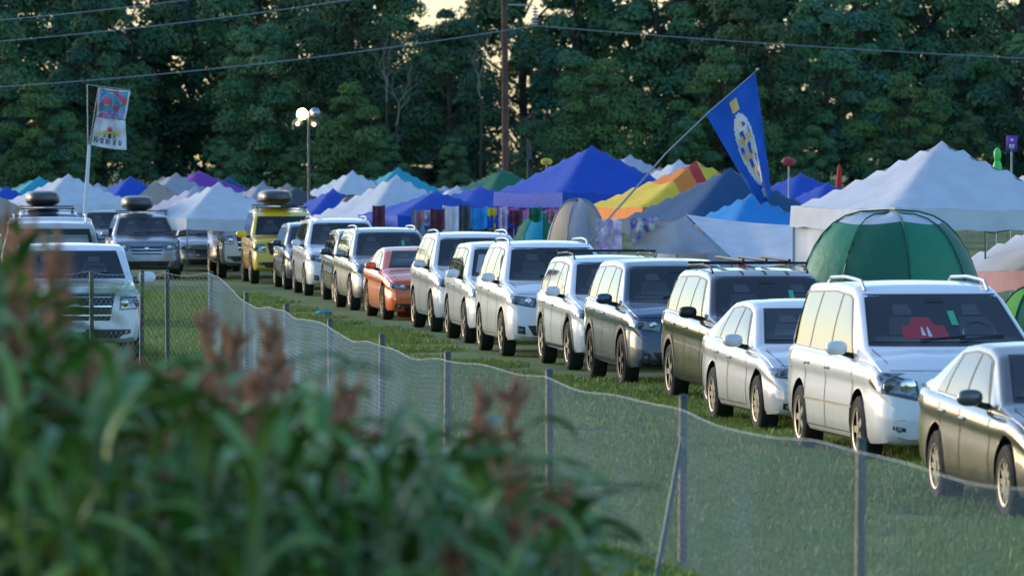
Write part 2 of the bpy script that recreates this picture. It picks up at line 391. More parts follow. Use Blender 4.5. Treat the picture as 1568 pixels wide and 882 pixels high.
    # ---- projection helpers
    def proj(o,d,off):
        loc,no,_,_=bvh.ray_cast(Vector(o),Vector(d))
        if loc is None: loc,no,_,_=bvh.find_nearest(Vector(o)+Vector(d)*hw*1.1)
        if no.dot(Vector(d))>0: no=-no
        return loc+no*off
    def grid(a,fn,m,nu,nv,edge=.0):
        v=[fn(i/nu,j/nv) for j in range(nv+1) for i in range(nu+1)]
        f=[(j*(nu+1)+i,j*(nu+1)+i+1,(j+1)*(nu+1)+i+1,(j+1)*(nu+1)+i) for j in range(nv) for i in range(nu)]
        a.add(v,f,m)
    def side(a,fxz,m,nu,nv,off):
        for s in(1,-1): grid(a,lambda u,v:proj((fxz(u,v)[0],s*hw*1.6,fxz(u,v)[1]),(0,-s,0),off),m,nu,nv)
    def quad(c):
        def fn(u,v):
            a0=[c[0][k]*(1-u)+c[1][k]*u for k in(0,1)]; a1=[c[3][k]*(1-u)+c[2][k]*u for k in(0,1)]
            return (a0[0]*(1-v)+a1[0]*v,a0[1]*(1-v)+a1[1]*v)
        return fn
    def front(a,c,m,nu,nv,off,mirror=False):
        q=quad(c)
        for s in((1,-1) if mirror else (1,)): grid(a,lambda u,v:proj((-1.5,s*q(u,v)[0],q(u,v)[1]),(1,0,0),off),m,nu,nv)
    gl=Acc()
    pb=[(a*Ls,b*Ls) for a,b in P['pb']]; pt=[(a*Ls,b*Ls) for a,b in P['pt']]
    drop=.105 if kind not in('sedan','coupe') else .085
    def pane(b0,b1,t0,t1,mb=.035,mt=0):
        ztop=lambda x:top(x)-drop+mt
        def fn(u,v):
            xb=b0+(b1-b0)*u; xt=t0+(t1-t0)*u; z0=belt0(xb)+mb; z1=ztop(xt)
            return (xb+(xt-xb)*v, z0+(z1-z0)*v)
        return fn
    side(gl,pane(pb[0][0]-.07,pb[-1][1]+.03,pt[0][0]-.05,pt[-1][1]+.03,.012,.022),black,26,8,.003)
    if chromebar: side(gl,lambda u,v:(pb[0][0]-.05+(pb[-1][1]-pb[0][0]+.08)*u, belt0(pb[0][0]+(pb[-1][1]-pb[0][0])*u)+.008+.014*v),chrome,20,1,.006)
    for (b,t) in zip(pb,pt): side(gl,pane(b[0],b[1],t[0],t[1]),glass,10,8,.007)
    z0,z1,w0,w1=P['ws']; z0*=Hs; z1*=Hs; w0*=Ws; w1*=Ws
    zc=z0+.035; hh=z1-zc
    front(gl,[(-w0-.015,zc-.02),(w0+.015,zc-.02),(w1+.015,z1+.015),(-w1-.015,z1+.015)],black,24,12,.003)
    front(gl,[(-w0+.01,zc+.015),(w0-.01,zc+.015),(w1-.01,z1-.01),(-w1+.01,z1-.01)],glass,24,12,.007)
    # what shows through the windscreen: dash top, seat backs and head-rests, wheel rim, mirror
    jit=U(-.03,.03)
    if extras=='shade':
        front(gl,[(-w0+.07,zc+.04),(w0-.07,zc+.04),(w1-.03,z1-.10),(-w1+.03,z1-.10)],shade,20,6,.009)
    else:
        front(gl,[(-w0+.06,zc+.02),(w0-.06,zc+.02),(w0-.10,zc+hh*.16),(-w0+.10,zc+hh*.13)],seenl,20,2,.009)
        for s in(1,-1):
            c=s*.36+jit
            front(gl,[(c-.22,zc+hh*.17),(c+.22,zc+hh*.17),(c+.15,zc+hh*.55),(c-.15,zc+hh*.55)],seenl,8,5,.0095)
            front(gl,[(c-.10,zc+hh*.58),(c+.10,zc+hh*.58),(c+.08,zc+hh*.80),(c-.08,zc+hh*.80)],seen,6,4,.0098)
        pts=[proj((-1.5,-.36+jit+.17*math.cos(t),zc+hh*(.17+.26*math.sin(t))),(1,0,0),.010) for t in [math.pi*k/14 for k in range(15)]]
        gl.tube(pts,.009,seen,4)
    front(gl,[(-.10,z1-.075),(.10,z1-.075),(.09,z1-.03),(-.09,z1-.03)],black,4,2,.012)
    q=quad([(-w1,belt0(L-.5)+.08),(w1,belt0(L-.5)+.08),(w1*.9,P['H']*Hs-.16),(-w1*.9,P['H']*Hs-.16)])
    grid(gl,lambda u,v:proj((L+1.5,q(u,v)[0],q(u,v)[1]),(-1,0,0),.006),glass,14,6)
    for s in(-1,1):
        p0=proj((-1,s*w0*.25+.1,zc+.03),(1,0,0),.02); p1=proj((-1,s*w0*.25+.1-w0*.6,zc+.06),(1,0,0),.02); gl.tube([p0,p1],.008,black,4)
    if extras=='van':
        def dec(y0,y1,za,zb,m,off,sk=0): front(gl,[(y0,za),(y1,za),(y1-sk,zb),(y0+sk,zb)],m,6,4,off)
        dec(-.02,.46,1.25,1.38,redm,.011,.02); dec(.08,.36,1.38,1.46,redm,.011,.06); dec(-.16,-.09,1.38,1.52,greenm,.012)
        dec(.16,.20,1.27,1.36,whitem,.013,.012); dec(.22,.26,1.28,1.36,whitem,.013,.012)
    elif extras=='tag':
        front(gl,[(-.30,z0+.2),(-.24,z0+.2),(-.24,z0+.32),(-.30,z0+.32)],greenm,2,2,.012)
    gl.obj('windows',root,True,30)
    tr=Acc(); hz=Hs
    hl=[(y*Ws,z*hz) for y,z in P['hl']]
    front(tr,hl,hous,10,6,.006,True)
    cy=(hl[0][0]+hl[1][0])/2; czz=(hl[0][1]+hl[2][1])/2; hh=(hl[2][1]-hl[0][1])
    ins=[((y-cy)*.82+cy,(z-czz)*.72+czz) for y,z in hl]; front(tr,ins,lens,8,4,.011,True)
    for s in(1,-1):
        for k,yy in enumerate((cy-.07,cy+.09)):
            c=proj((-1,s*yy,czz),(1,0,0),.012); r=hh*.30
            tr.ell(c,(.02,r,r),chrome if k==0 else hous,10,6)
    xh=proj((-1,hl[1][0],czz),(1,0,0),0).x
    side(tr,quad([(xh-.01,hl[1][1]+.02),(xh+.24,hl[1][1]+.07),(xh+.30,hl[2][1]),(xh-.01,hl[2][1]-.01)]),lens,8,4,.007)
    side(tr,quad([(xh+.16,hl[1][1]+.06),(xh+.23,hl[1][1]+.08),(xh+.26,hl[2][1]-.03),(xh+.17,hl[2][1]-.03)]),amber,2,2,.010)
    gw,g0,g1=P['gr']; gw*=Ws; g0*=hz; g1*=hz
    front(tr,[(-gw*.86,g0),(gw*.86,g0),(gw,g1),(-gw,g1)],black,16,6,.006)
    if kind!='coupe':
        nb=3 if kind!='van' else 2
        for k in range(nb):
            z=g0+(g1-g0)*(k+.6)/nb; front(tr,[(-gw*.9,z-.010),(gw*.9,z-.010),(gw*.92,z+.010),(-gw*.92,z+.010)],barm or chrome,16,1,.016)
        front(tr,[(-gw*1.02,g1-.005),(gw*1.02,g1-.005),(gw*1.03,g1+.02),(-gw*1.03,g1+.02)],chrome if chromebar else pm,16,1,.014)
        c=proj((-1,0,(g0+g1)/2+.01),(1,0,0),.02); tr.ell(c,(.015,.075,.055),chrome,12,6)
    lw,l0,l1=P['lo']; lw*=Ws; l0*=hz; l1*=hz
    front(tr,[(-lw*.82,l0),(lw*.82,l0),(lw,l1),(-lw,l1)],black,16,4,.006)
    front(tr,[(-lw*.8,(l0+l1)/2-.006),(lw*.8,(l0+l1)/2-.006),(lw*.8,(l0+l1)/2+.008),(-lw*.8,(l0+l1)/2+.008)],dalloy,16,1,.012)
    for s in(1,-1):
        front(tr,[(s*hw*.70,l0+.05),(s*hw*.82,l0+.07),(s*hw*.82,l1+.0),(s*hw*.70,l1-.02)],black,4,4,.005)
        c=proj((-1,s*hw*.76,(l0+l1)/2+.02),(1,0,0),.004); tr.ell(c,(.012,.032,.032),foglens,10,6)
    if plate_on:
        c=proj((-1,0,l1+.04),(1,0,0),.02); tr.box(c,(.012,.31,.155),plate)
    for s in(1,-1):
        pts=[proj((x,s*hw*yy,3),(0,0,-1),.002) for x,yy in((.30,.74),(.6,.80),(.9,.82),(1.12*Ls,.83))]
        tr.tube(pts,.005,seam,4)
    pts=[proj((-1.5,hw*.80*(k/5-1),hl[2][1]+.015),(1,0,0),.001) for k in range(11)]
    tr.tube(pts,.004,seam,4)
    xf=pb[0][0]-.22; dx=[xf,pb[0][1]+.035,pb[1][1]+.035 if len(pb)>2 else pb[1][0]-.05]
    zs=P['zb']+.10
    for i,x in enumerate(dx):
        if kind=='coupe' and i==2: continue
        side(tr,lambda u,v,x=x:(x-.010+.020*u,zs+(belt0(x)+.01-zs)*v),seam,1,10,.0035)
    side(tr,lambda u,v:(xf+(dx[-1]-xf)*u,zs-.004+.01*v),seam,12,1,.0035)
    for x in dx[1:]:
        zz=belt0(x)-.12
        for s in(1,-1):
            c=proj((x-.16,s*3,zz),(0,-s,0),.018); tr.ell(c,(.10,.018,.018),pm if not chromebar else chrome,8,5)
    side(tr,lambda u,v:(ax[0]+Rw+.08+(ax[1]-ax[0]-2*Rw-.16)*u,zbf(1.5)+.012+(.09 if clad else .035)*v),black,14,2,.006)
    if kind=='van': side(tr,lambda u,v:(xf+(dx[-1]-xf)*u,.56+.022*v),alloy,14,1,.008)
    if clad:
        for x in ax:
            for s in(1,-1):
                def fn(u,v,x=x,s=s):
                    t=math.radians(-18)+math.radians(216)*u; rr=Rw+.052+.055*v
                    return proj((x+rr*math.cos(t),s*hw*1.6,max(Rw+.02+rr*math.sin(t),zbf(x)+.03)),(0,-s,0),.010)
                grid(tr,fn,black,20,1)
        front(tr,[(-hw*.8,P['zb']+.06),(hw*.8,P['zb']+.06),(hw*.84,P['zb']+.14),(-hw*.84,P['zb']+.14)],black,16,2,.008)
    for s in(1,-1):
        q2=quad([(s*hw*.62,.78*hz),(s*hw*.86,.78*hz),(s*hw*.84,.98*hz),(s*hw*.64,.98*hz)])
        grid(tr,lambda u,v:proj((L+1.5,q2(u,v)[0],q2(u,v)[1]),(-1,0,0),.006),redm,4,4)
    tr.obj('trim',root,True,30)
    mr=Acc()
    for s in(1,-1):
        x=pb[0][0]+.10; z=belt0(x)+.06; c=proj((x,s*3,z),(0,-s,0),0)
        big=1.25 if kind in('truck','boxy') else 1.0
        cc=Vector((x-.03,c.y+s*.17*big,z+.06))
        mr.tube([c+Vector((0,0,-.02)),cc+Vector((0,-s*.04,-.05))],[.035,.025],black,6)
        mr.ell(cc,(.075,.115*big,.075*big),pm if pn not in('brown',) else black,14,8,.75)
        mr.ell(cc+Vector((.03,0,0)),(.052,.10*big,.063*big),glass,12,6,.7)
    mr.obj('mirrors',root,True)
    wl=Acc()
    for x in ax:
        for s in(1,-1): wheel(wl,x,s*(hw-.115),Rw,s,aw,spokes)
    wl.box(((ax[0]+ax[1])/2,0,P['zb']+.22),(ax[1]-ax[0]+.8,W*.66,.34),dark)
    wl.obj('wheels',root,True,40)
    if rack:
        rk=Acc()
        x0,x1=2.25*Ls,(4.1*Ls if kind!='sedan' else 3.3)
        yr=hw*.66
        for s in(1,-1):
            pts=[]
            for i in range(12):
                u=i/11; x=x0+(x1-x0)*u; p=proj((x,s*yr,3),(0,0,-1),0); pts.append((p.x,p.y,p.z+(.055 if 0<i<11 else .0)))
            rk.tube(pts,.018,black if rack!='silver' else alloy,6)
        if rack in('bars','box','gear'):
            for x in(x0+.35,x1-.45):
                z=proj((x,0,3),(0,0,-1),0).z+.07; rk.tube([(x,-yr-.06,z),(x,yr+.06,z)],.018,black,6)
        if rack=='box':
            z=proj(((x0+x1)/2,0,3),(0,0,-1),0).z+.27; rk.ell(((x0+x1)/2-.1,.12,z),(.95,.42,.20),dalloy,20,10,.6)
            rk.ell(((x0+x1)/2-.1,.12,z-.06),(.96,.43,.08),black,20,6,.6)
        if rack=='gear':
            for k in range(3):
                z=proj(((x0+x1)/2,0,3),(0,0,-1),0).z+.10; rk.tube([(x0+.1,-.4+.3*k,z),(x1-.2,-.35+.3*k,z+.02)],.022,black,6)
        rk.obj('roof_rack',root,True,40)
    # place: near-side front wheel touches the ground at bearing px, distance Zd
    d=Vector((-heading,1,0)).normalized(); yv=Vector((-d.y,d.x,0))
    wp=Vector((X(px,Zd),Zd,0)); loc=wp-d*ax[0]-yv*hw
    root.location=loc; root.rotation_euler=(0,0,math.atan2(d.y,d.x)+math.radians(U(-.8,.8)))
    return root

build_car('parked_sedan','sedan',1537,48.6,'bronze',spokes=10,heading=.15)
build_car('parked_minivan','van',1312,57.8,'white',rack='silver',extras='van',spokes=5,heading=.15,Ls=1.0)
build_car('parked_sedan','sedan',1157,64.6,'pearl',spokes=10,heading=.15)
build_car('parked_station_wagon','suv',1083,70.8,'brown',Hs=1.0,Ls=1.03,rack='gear',clad=True,extras='tag',heading=.14)
build_car('parked_suv','suv',950,78,'graphite',clad=True,spokes=5,aw=dalloy,heading=.14)
build_car('parked_station_wagon','suv',868,84,'white',Hs=.97,Ls=1.03,rack='bars',clad=True)
build_car('parked_suv','suv',766,90,'white',Hs=1.05,Ls=1.03,Ws=1.03,rack='silver',plate_on=True,barm=alloy)
build_car('parked_suv','suv',708,96.5,'white',Hs=.99,extras='shade')
build_car('parked_suv','suv',658,103,'pearl',Hs=1.04,Ls=1.03,Ws=1.03,spokes=5,rack='silver')
build_car('parked_sports_coupe','coupe',585,111,'orange',spokes=10,aw=dalloy,chromebar=False)
build_car('parked_suv','suv',535,118,'silver',Hs=.99,rack='silver',extras='tag')
build_car('parked_suv','suv',509,124.5,'green',Hs=.93)
build_car('parked_suv','suv',464,131,'white',Hs=1.03,Ls=1.04,Ws=1.03,rack='silver')
build_car('parked_suv','suv',433,137.5,'navy',Hs=.94)
build_car('parked_offroad_suv','boxy',382,144,'yellow',rack='box',chromebar=False,barm=black)
build_car('parked_pickup_truck','truck',333,151,'tan',plate_on=True)
build_car('parked_sedan','sedan',268,160,'silver')
build_car('parked_suv','suv',252,168,'white',Hs=.93)
build_car('parked_sedan','sedan',222,176,'tan')
build_car('parked_suv','suv',200,185,'white',Hs=.95)
# lane on the left
build_car('parked_pickup_truck','truck',10,86,'white',Hs=.94,plate_on=True,spokes=6,heading=.10)
build_car('parked_suv','boxy',-4,106,'cream',Hs=1.07,Ws=1.1,rack='silver',heading=.11,extras='shade')
build_car('parked_suv','suv',168,150,'silver',heading=.11,rack='box')
build_car('parked_suv','suv',120,165,'cream',heading=.11)
build_car('parked_suv','boxy',20,140,'graphite',heading=.11,rack='box')

# ---------------------------------------------------------------- fence
galv=mat('galvanised_wire',(.50,.56,.60),.5,metal=.2)
postm=mat('fence_post_metal',(.075,.10,.10),.5,metal=.2,noise=.3)
fen=empty('chain_link_fence')
fp=np.array(FP); seg=np.linalg.norm(np.diff(fp,axis=0),axis=1); cum=np.concatenate([[0],np.cumsum(seg)]); Ltot=cum[-1]
start=12.0
a=.048
nrow=26
cols=int((Ltot-start)/a)
sarr=start+np.arange(cols+1)*a
px_=np.interp(sarr,cum,fp[:,0]); py_=np.interp(sarr,cum,fp[:,1])
nearest=np.interp(sarr,cum,np.arange(len(cum))); fr=nearest-np.floor(nearest)
sag=np.sin(fr*np.pi)
hgt=1.24+.02*np.sin(sarr*.37)-.055*sag*(.5+.5*np.sin(sarr*.9+1))+.006*np.sin(sarr*2.3)
hgt+=np.clip((sarr-cum[10])/3,0,1)*.25
wob=.02*np.sin(sarr*1.1)+.010*np.sin(sarr*2.7)
J=np.arange(nrow+1)/nrow
def node(i,j):
    z=.03+J[j]*(hgt[i]-.03); o=wob[i]*np.sin(np.pi*J[j])
    return np.stack([px_[i]+o,py_[i]+o*.2,z],-1)
I,JJ=np.meshgrid(np.arange(cols),np.arange(nrow),indexing='ij'); I=I.ravel(); JJ=JJ.ravel()
ev=(I+JJ)%2==0
p0=np.where(ev[:,None],node(I,JJ),node(I+1,JJ)); p1=np.where(ev[:,None],node(I+1,JJ+1),node(I,JJ+1))
ti=np.arange(cols); p0=np.concatenate([p0,node(ti,np.full(cols,nrow))]); p1=np.concatenate([p1,node(ti+1,np.full(cols,nrow))])
d=p1-p0; d/=np.linalg.norm(d,axis=1)[:,None]
nx=np.cross(d,np.array([.98,.15,0.05])); nx/=np.linalg.norm(nx,axis=1)[:,None]; ny=np.cross(d,nx)
rw=.0015; rws=np.full((len(p0),1),rw); rws[-cols:]=.0035
vs=[]
for e in(p0,p1):
    for k in range(3):
        t=2*math.pi*k/3; vs.append(e+(nx*math.cos(t)+ny*math.sin(t))*rws)
VV=np.stack(vs,1).reshape(-1,3); N=len(p0); base=np.arange(N)[:,None]*6
fq=np.concatenate([base+np.array([[0,1,4,3]]),base+np.array([[1,2,5,4]]),base+np.array([[2,0,3,5]])])
me=bpy.data.meshes.new('chain_link_mesh'); me.vertices.add(len(VV)); me.vertices.foreach_set('co',VV.ravel().astype('f'))
me.loops.add(len(fq)*4); me.loops.foreach_set('vertex_index',fq.ravel().astype('i'))
me.polygons.add(len(fq)); me.polygons.foreach_set('loop_start',(np.arange(len(fq))*4).astype('i'))
me.update(calc_edges=True); me.validate(); me.materials.append(galv)
link(bpy.data.objects.new('wire_mesh',me),fen)
pa=Acc()
for i,(x,y) in enumerate(FP):
    if i<2: continue
    h=1.31+(.2 if i>=11 else 0)
    lx=U(-.02,.02); pa.tube([(x+.05,y,0),(x+.05+lx,y,h)],.032,postm,8); pa.ell((x+.05+lx,y,h),(.036,.036,.02),postm,8,4)
pa.tube([(1.22-.25,42.4-3.0,.0),(1.27,42.4,1.0)],.02,postm,6)
pa.obj('posts',fen,True,40)

# ---------------------------------------------------------------- corn foreground
cl=mat('corn_leaf',(.075,.20,.03),.4,noise=.4,nscale=3,col2=(.19,.31,.07),rnd=.5,det=1)
cs_=mat('corn_stalk',(.13,.19,.06),.6)
tas=mat('tassel',(.42,.18,.09),.85,noise=.4,nscale=10)
def corn(seed,tassel):
    random.seed(seed); a=Acc(); h=2.3
    a.tube([(0,0,0),(.02,.01,1.2),(.03,.03,h)],[.016,.013,.007],cs_,5)
    for i in range(19):
        z=.35+i*(h-.4)/18; an=i*math.pi+U(-.8,.8)+ (i*.4); L=U(.35,.72)*(1-.25*(i/18)); wd=U(.014,.034); up=U(.5,1.1)+.45*(i/18)
        dx,dy=math.cos(an),math.sin(an); v=[];n=9; tw=U(-.6,.6)
        px,pz=0.0,z; ang=up
        for k in range(n+1):
            u=k/n; ww=wd*math.sin(math.pi*min(1,.12+u*.88))**.6 if k<n else .001
            sx,sy=-dy*math.cos(tw*u),dx*math.cos(tw*u); sz=math.sin(tw*u)
            c=(dx*px,dy*px,pz)
            v+=[(c[0]-sx*ww,c[1]-sy*ww,c[2]-sz*ww+.012),(c[0],c[1],c[2]),(c[0]+sx*ww,c[1]+sy*ww,c[2]+sz*ww+.012)]
            px+=L/n*math.cos(ang); pz+=L/n*math.sin(ang); ang-=U(.08,.40)
        f=[]
        for k in range(n): f+=[(3*k,3*k+1,3*k+4,3*k+3),(3*k+1,3*k+2,3*k+5,3*k+4)]
        a.add(v,f,cl)
    if tassel:
        for i in range(42):
            an=U(0,6.28); t=U(.0,1.0); L=U(.03,.13); p=Vector((.03+U(-.03,.03),.03+U(-.03,.03),h+U(-.08,.20))); dv=Vector((math.cos(an)*math.sin(t),math.sin(an)*math.sin(t),math.cos(t)))
            a.tube([p,p+dv*L*.5,p+dv*L],[.004,.012,.004],tas,4)
    return mesh('corn_%d'%seed,a.v,a.f,a.mats,a.m,True)
cm=[corn(60+i,i<2) for i in range(7)]
random.seed(321)
cf=empty('corn_field',(-2,18,0))
def edge(b): return float(np.interp(b,[-200,0,25,60,110,200,300,400,480,560,640,720,800,860,900],[385,400,430,510,560,590,590,605,625,640,660,700,770,835,905]))
def putcorn(b,Zd,htop,k):
    o=bpy.data.objects.new('corn_plant',cm[k]); link(o,cf); o.location=(X(b,Zd)+2,Zd-18,0); s=htop/2.4
    o.scale=(U(.85,1.15),U(.85,1.15),s); o.rotation_euler=(U(-.08,.08),U(-.08,.08),U(0,6.28))
for i in range(600):
    Zd=14.5+12*R(); b=U(-300,930)
    e=edge(b)+R()**1.2*170-30*(R()<.15)
    ht=Zh(e,Zd)
    if ht<.9: continue
    putcorn(b,Zd,min(ht,2.9),random.randrange(2,7) if R()<.90 else random.randrange(2))
for b,e,Zd in((365,478,24),(345,500,23),(12,345,18),(0,390,17),(705,580,20),(690,600,20.5),(800,738,18),(785,755,18),(440,580,21),(590,650,20),(20,370,19),(385,500,22),(35,400,20),(330,540,20)):
    putcorn(b,Zd,Zh(e,Zd)-.12,random.randrange(2))

# ---------------------------------------------------------------- tents & canopies
metalpole=mat('canopy_pole',(.35,.36,.38),.4,metal=.8)
fabs={}
def fab(n,c,tr=.1):
    if n not in fabs: fabs[n]=mat(n+'_canopy_fabric',c,.75,noise=.12,nscale=2.5,bump=.25,bscale=5,trans=tr)
    return fabs[n]
C=dict(white=(.66,.70,.77),gray=(.36,.38,.45),lav=(.5,.5,.62),blue=(.006,.08,.52),navy=(.010,.08,.20),sky=(.02,.28,.72),teal=(.01,.38,.50),green=(.005,.16,.08),tan=(.42,.35,.28),purple=(.22,.04,.40),red=(.6,.03,.03),dark=(.07,.08,.10),orange=(.85,.24,.02),yellow=(.85,.6,.03),lime=(.12,.45,.05),pink=(.65,.36,.45),maroon=(.12,.03,.06))
for k,c in C.items(): fab(k,c)
def canopy(b,ep,Zd,size,rot,col,val=.26,eave=None,stripes=None,walls=(),szy=None,valcol=None,nm='canopy_tent',low=None):
    x=X(b,Zd); pz=Zh(ep,Zd); ez=eave or pz-1.0*size/3.05*(low or U(.84,1.02)); n=14; a=Acc(); root=empty(nm,(x,Zd,0)); root.rotation_euler=(0,0,math.radians(rot))
    m=fabs[col]; hx=size/2; hy=(szy or size)/2; mats=[fabs[s] for s in stripes] if stripes else None
    dp=U(.03,.09)
    def zz(u,v):
        r=max(abs(u),abs(v)); q=min(abs(u),abs(v)); 
        return ez+(pz-ez)*((1-r)**1.08)-dp*math.sin(math.pi*min(1,r))*(1-q/max(r,1e-3))**1.0+U(-.008,.008)-(.05*(1-q)*r**6)
    V=[(hx*(2*i/n-1),hy*(2*j/n-1),zz(2*i/n-1,2*j/n-1)) for j in range(n+1) for i in range(n+1)]
    for j in range(n):
        for i in range(n):
            mm=m if not mats else mats[min(len(mats)-1,int(i/n*len(mats)))]
            k=a.mi(mm); a.m.append(k); a.f.append([j*(n+1)+i,j*(n+1)+i+1,(j+1)*(n+1)+i+1,(j+1)*(n+1)+i])
    a.v=V
    per=[(2*i/n-1,-1) for i in range(n)]+[(1,2*i/n-1) for i in range(n)]+[(1-2*i/n,1) for i in range(n)]+[(-1,1-2*i/n) for i in range(n)]
    v=[];N=len(per)
    for (u,w_) in per:
        z=ez-.05*(1-min(abs(u),abs(w_)))
        v.append((hx*u*1.003,hy*w_*1.003,z)); v.append((hx*u*1.012,hy*w_*1.012,z-val+U(-.02,.02)))
    f=[(2*i,2*((i+1)%N),2*((i+1)%N)+1,2*i+1) for i in range(N)]
    a.add(v,f,fabs[valcol] if valcol else m)
    a.obj('fabric_roof',root,True,35)
    p=Acc()
    for sx in(-1,1):
        for sy in(-1,1):
            p.tube([(sx*hx*.985,sy*hy*.985,0),(sx*hx*.985,sy*hy*.985,ez-.03)],.018,metalpole,4)
            p.tube([(sx*hx*.97,sy*hy*.97,ez-.08),(0,0,pz-.06)],.012,metalpole,4)
    for s in(-1,1):
        p.tube([(-hx*.97,s*hy*.96,ez-.1),(0,s*hy*.96,ez-.38),(hx*.97,s*hy*.96,ez-.1)],.01,metalpole,4)
    p.obj('frame',root)
    for (sd,u0,u1,zl,cn) in walls:
        q=Acc(); k=12; v=[]
        for i in range(k+1):
            u=-1+2*(u0+(u1-u0)*i/k); off=.04*math.sin(i*1.9)
            if sd=='f': pp=(hx*u,-hy*.97+off)
            elif sd=='b': pp=(hx*u,hy*.97+off)
            elif sd=='l': pp=(-hx*.97+off,hy*u)
            else: pp=(hx*.97+off,hy*u)
            v+=[(pp[0],pp[1],ez-.06),(pp[0],pp[1],zl+U(-.02,.02))]
        q.add(v,[(2*i,2*i+2,2*i+3,2*i+1) for i in range(k)],fabs[cn]); q.obj('side_wall',root,True)
    return root
canopy(1442,215,84,3.3,24,'white',.3,walls=(('l',0,1,1.2,'white'),))
canopy(1640,318,86,2.9,20,'white',.3,valcol='pink')
canopy(1226,264,150,3.05,35,'blue'); canopy(1268,278,142,3.05,30,'blue'); canopy(1330,272,165,3.05,10,'blue')
canopy(1150,296,108,2.6,30,'sky',.2)
canopy(1118,256,112,3.3,22,'navy',.3,stripes=None)
canopy(1066,246,121,3.7,18,'orange',.3,stripes=['yellow','yellow','orange','red','yellow','lime','green','green'],valcol='orange',low=.8)
canopy(1040,244,150,3.05,30,'white'); canopy(965,236,165,3.05,25,'lav'); canopy(1010,255,158,3.05,12,'tan')
canopy(906,222,134,3.4,28,'blue',.34,walls=(('l',0,1,1.0,'purple'),))
canopy(845,262,170,3,14,'yellow'); canopy(770,258,172,3.05,33,'green'); 
canopy(735,283,140,3.0,22,'blue',.3,walls=(('f',0,.4,.9,'dark'),),szy=4.6,low=.7); canopy(700,284,152,3,15,'white'); canopy(790,292,150,2.8,22,'sky',.4,walls=(('f',.2,.5,.6,'yellow'),('f',.6,.8,.6,'blue')))
canopy(668,292,134,2.9,20,'blue',.28,low=.6)
canopy(607,267,141,3.5,30,'white',.32,valcol='white',walls=(('r',0,1,.8,'maroon'),)); canopy(610,256,178,3.05,20,'teal'); canopy(540,261,175,3.05,30,'white')
canopy(510,288,152,3.2,25,'blue'); canopy(455,286,165,3,20,'dark'); canopy(660,292,165,3,10,'lav')
canopy(402,278,170,3,30,'gray'); canopy(440,280,180,3,15,'tan'); canopy(335,278,152,3.2,26,'white',.3); canopy(300,284,158,3.1,30,'lav')
canopy(270,264,185,3.1,25,'gray'); canopy(305,261,195,3.0,32,'purple'); canopy(238,276,178,3.2,18,'tan'); canopy(200,269,178,3.1,28,'blue')
canopy(105,266,168,3.1,30,'white'); canopy(150,280,190,3,12,'lav'); canopy(60,270,185,3,20,'teal'); canopy(45,275,195,3,35,'green'); canopy(10,284,170,3,25,'blue'); canopy(-20,290,160,3,15,'tan')
canopy(350,270,205,3,10,'navy'); canopy(490,285,195,3,30,'sky'); canopy(570,282,190,3,12,'tan'); canopy(1380,262,175,3,30,'tan'); canopy(1500,268,160,3,18,'blue'); canopy(1580,262,170,3,30,'white')
random.seed(11)
for i in range(34):
    b=U(-60,1640); canopy(b,U(270,292),U(200,250),3.05,U(5,40),random.choice(['white','blue','gray','lav','tan','navy','white','teal','dark']),low=U(.55,1.0),szy=U(2.4,4.5))

def dome(b,Zd,wd,dp,ht,rot,m1,m2,cap=None,nm='dome_tent',ex=.75):
    root=empty(nm,(X(b,Zd),Zd,0)); root.rotation_euler=(0,0,math.radians(rot)); a=Acc(); nu,nv=32,14; V=[]
    for j in range(nv+1):
        ph=math.pi/2*j/nv
        for i in range(nu):
            t=2*math.pi*i/nu; k=1-.035*abs(math.sin(2*t))*math.cos(ph); c=math.cos(ph)**ex
            V.append((wd/2*c*math.cos(t)*k,dp/2*c*math.sin(t)*k,ht*math.sin(ph)**.95*(1-.02*abs(math.sin(2*t)))))
    for j in range(nv):
        for i in range(nu):
            mm=m1 if (i//4)%2==0 or j<3 else m2
            if cap and j>=nv-3: mm=cap
            a.m.append(a.mi(mm)); a.f.append([j*nu+i,j*nu+(i+1)%nu,(j+1)*nu+(i+1)%nu,(j+1)*nu+i])
    a.v=V; a.obj('fabric',root,True)
    p=Acc()
    for q in range(4):
        t0=math.pi/4*q
        kk=1.008 if q%2==0 else .985
        pts=[(wd/2*kk*math.copysign(abs(math.cos(ph))**ex,math.cos(ph))*math.cos(t0),dp/2*kk*math.copysign(abs(math.cos(ph))**ex,math.cos(ph))*math.sin(t0),ht*(1.004 if q%2==0 else .99)*math.sin(ph)**.95+.005) for ph in [math.pi*k/24 for k in range(1,24)]]
        p.tube(pts,.012,m2,4)
    p.obj('poles',root,True)
gt2=mat('green_tent_fabric',(.008,.20,.10),.55,bump=.5,bscale=4); gt3=mat('dark_green_tent_fabric',(.005,.12,.065),.55,bump=.5,bscale=4)
dome(1362,75,2.75,2.7,2.42,10,gt2,gt3,fabs['white'],ex=.62)
dome(1590,72,1.3,2.2,1.5,0,fabs['lime'],fabs['green'],None)
dome(885,118,1.5,2.4,2.3,15,fabs['tan'],fabs['gray']); dome(1065,100,1.8,2.3,2.0,10,fabs['gray'],fabs['tan']); dome(538,150,1.15,1.8,2.2,0,fabs['tan'],fabs['dark'])
dome(830,130,1.6,2,1.9,0,fabs['green'],fabs['teal'])
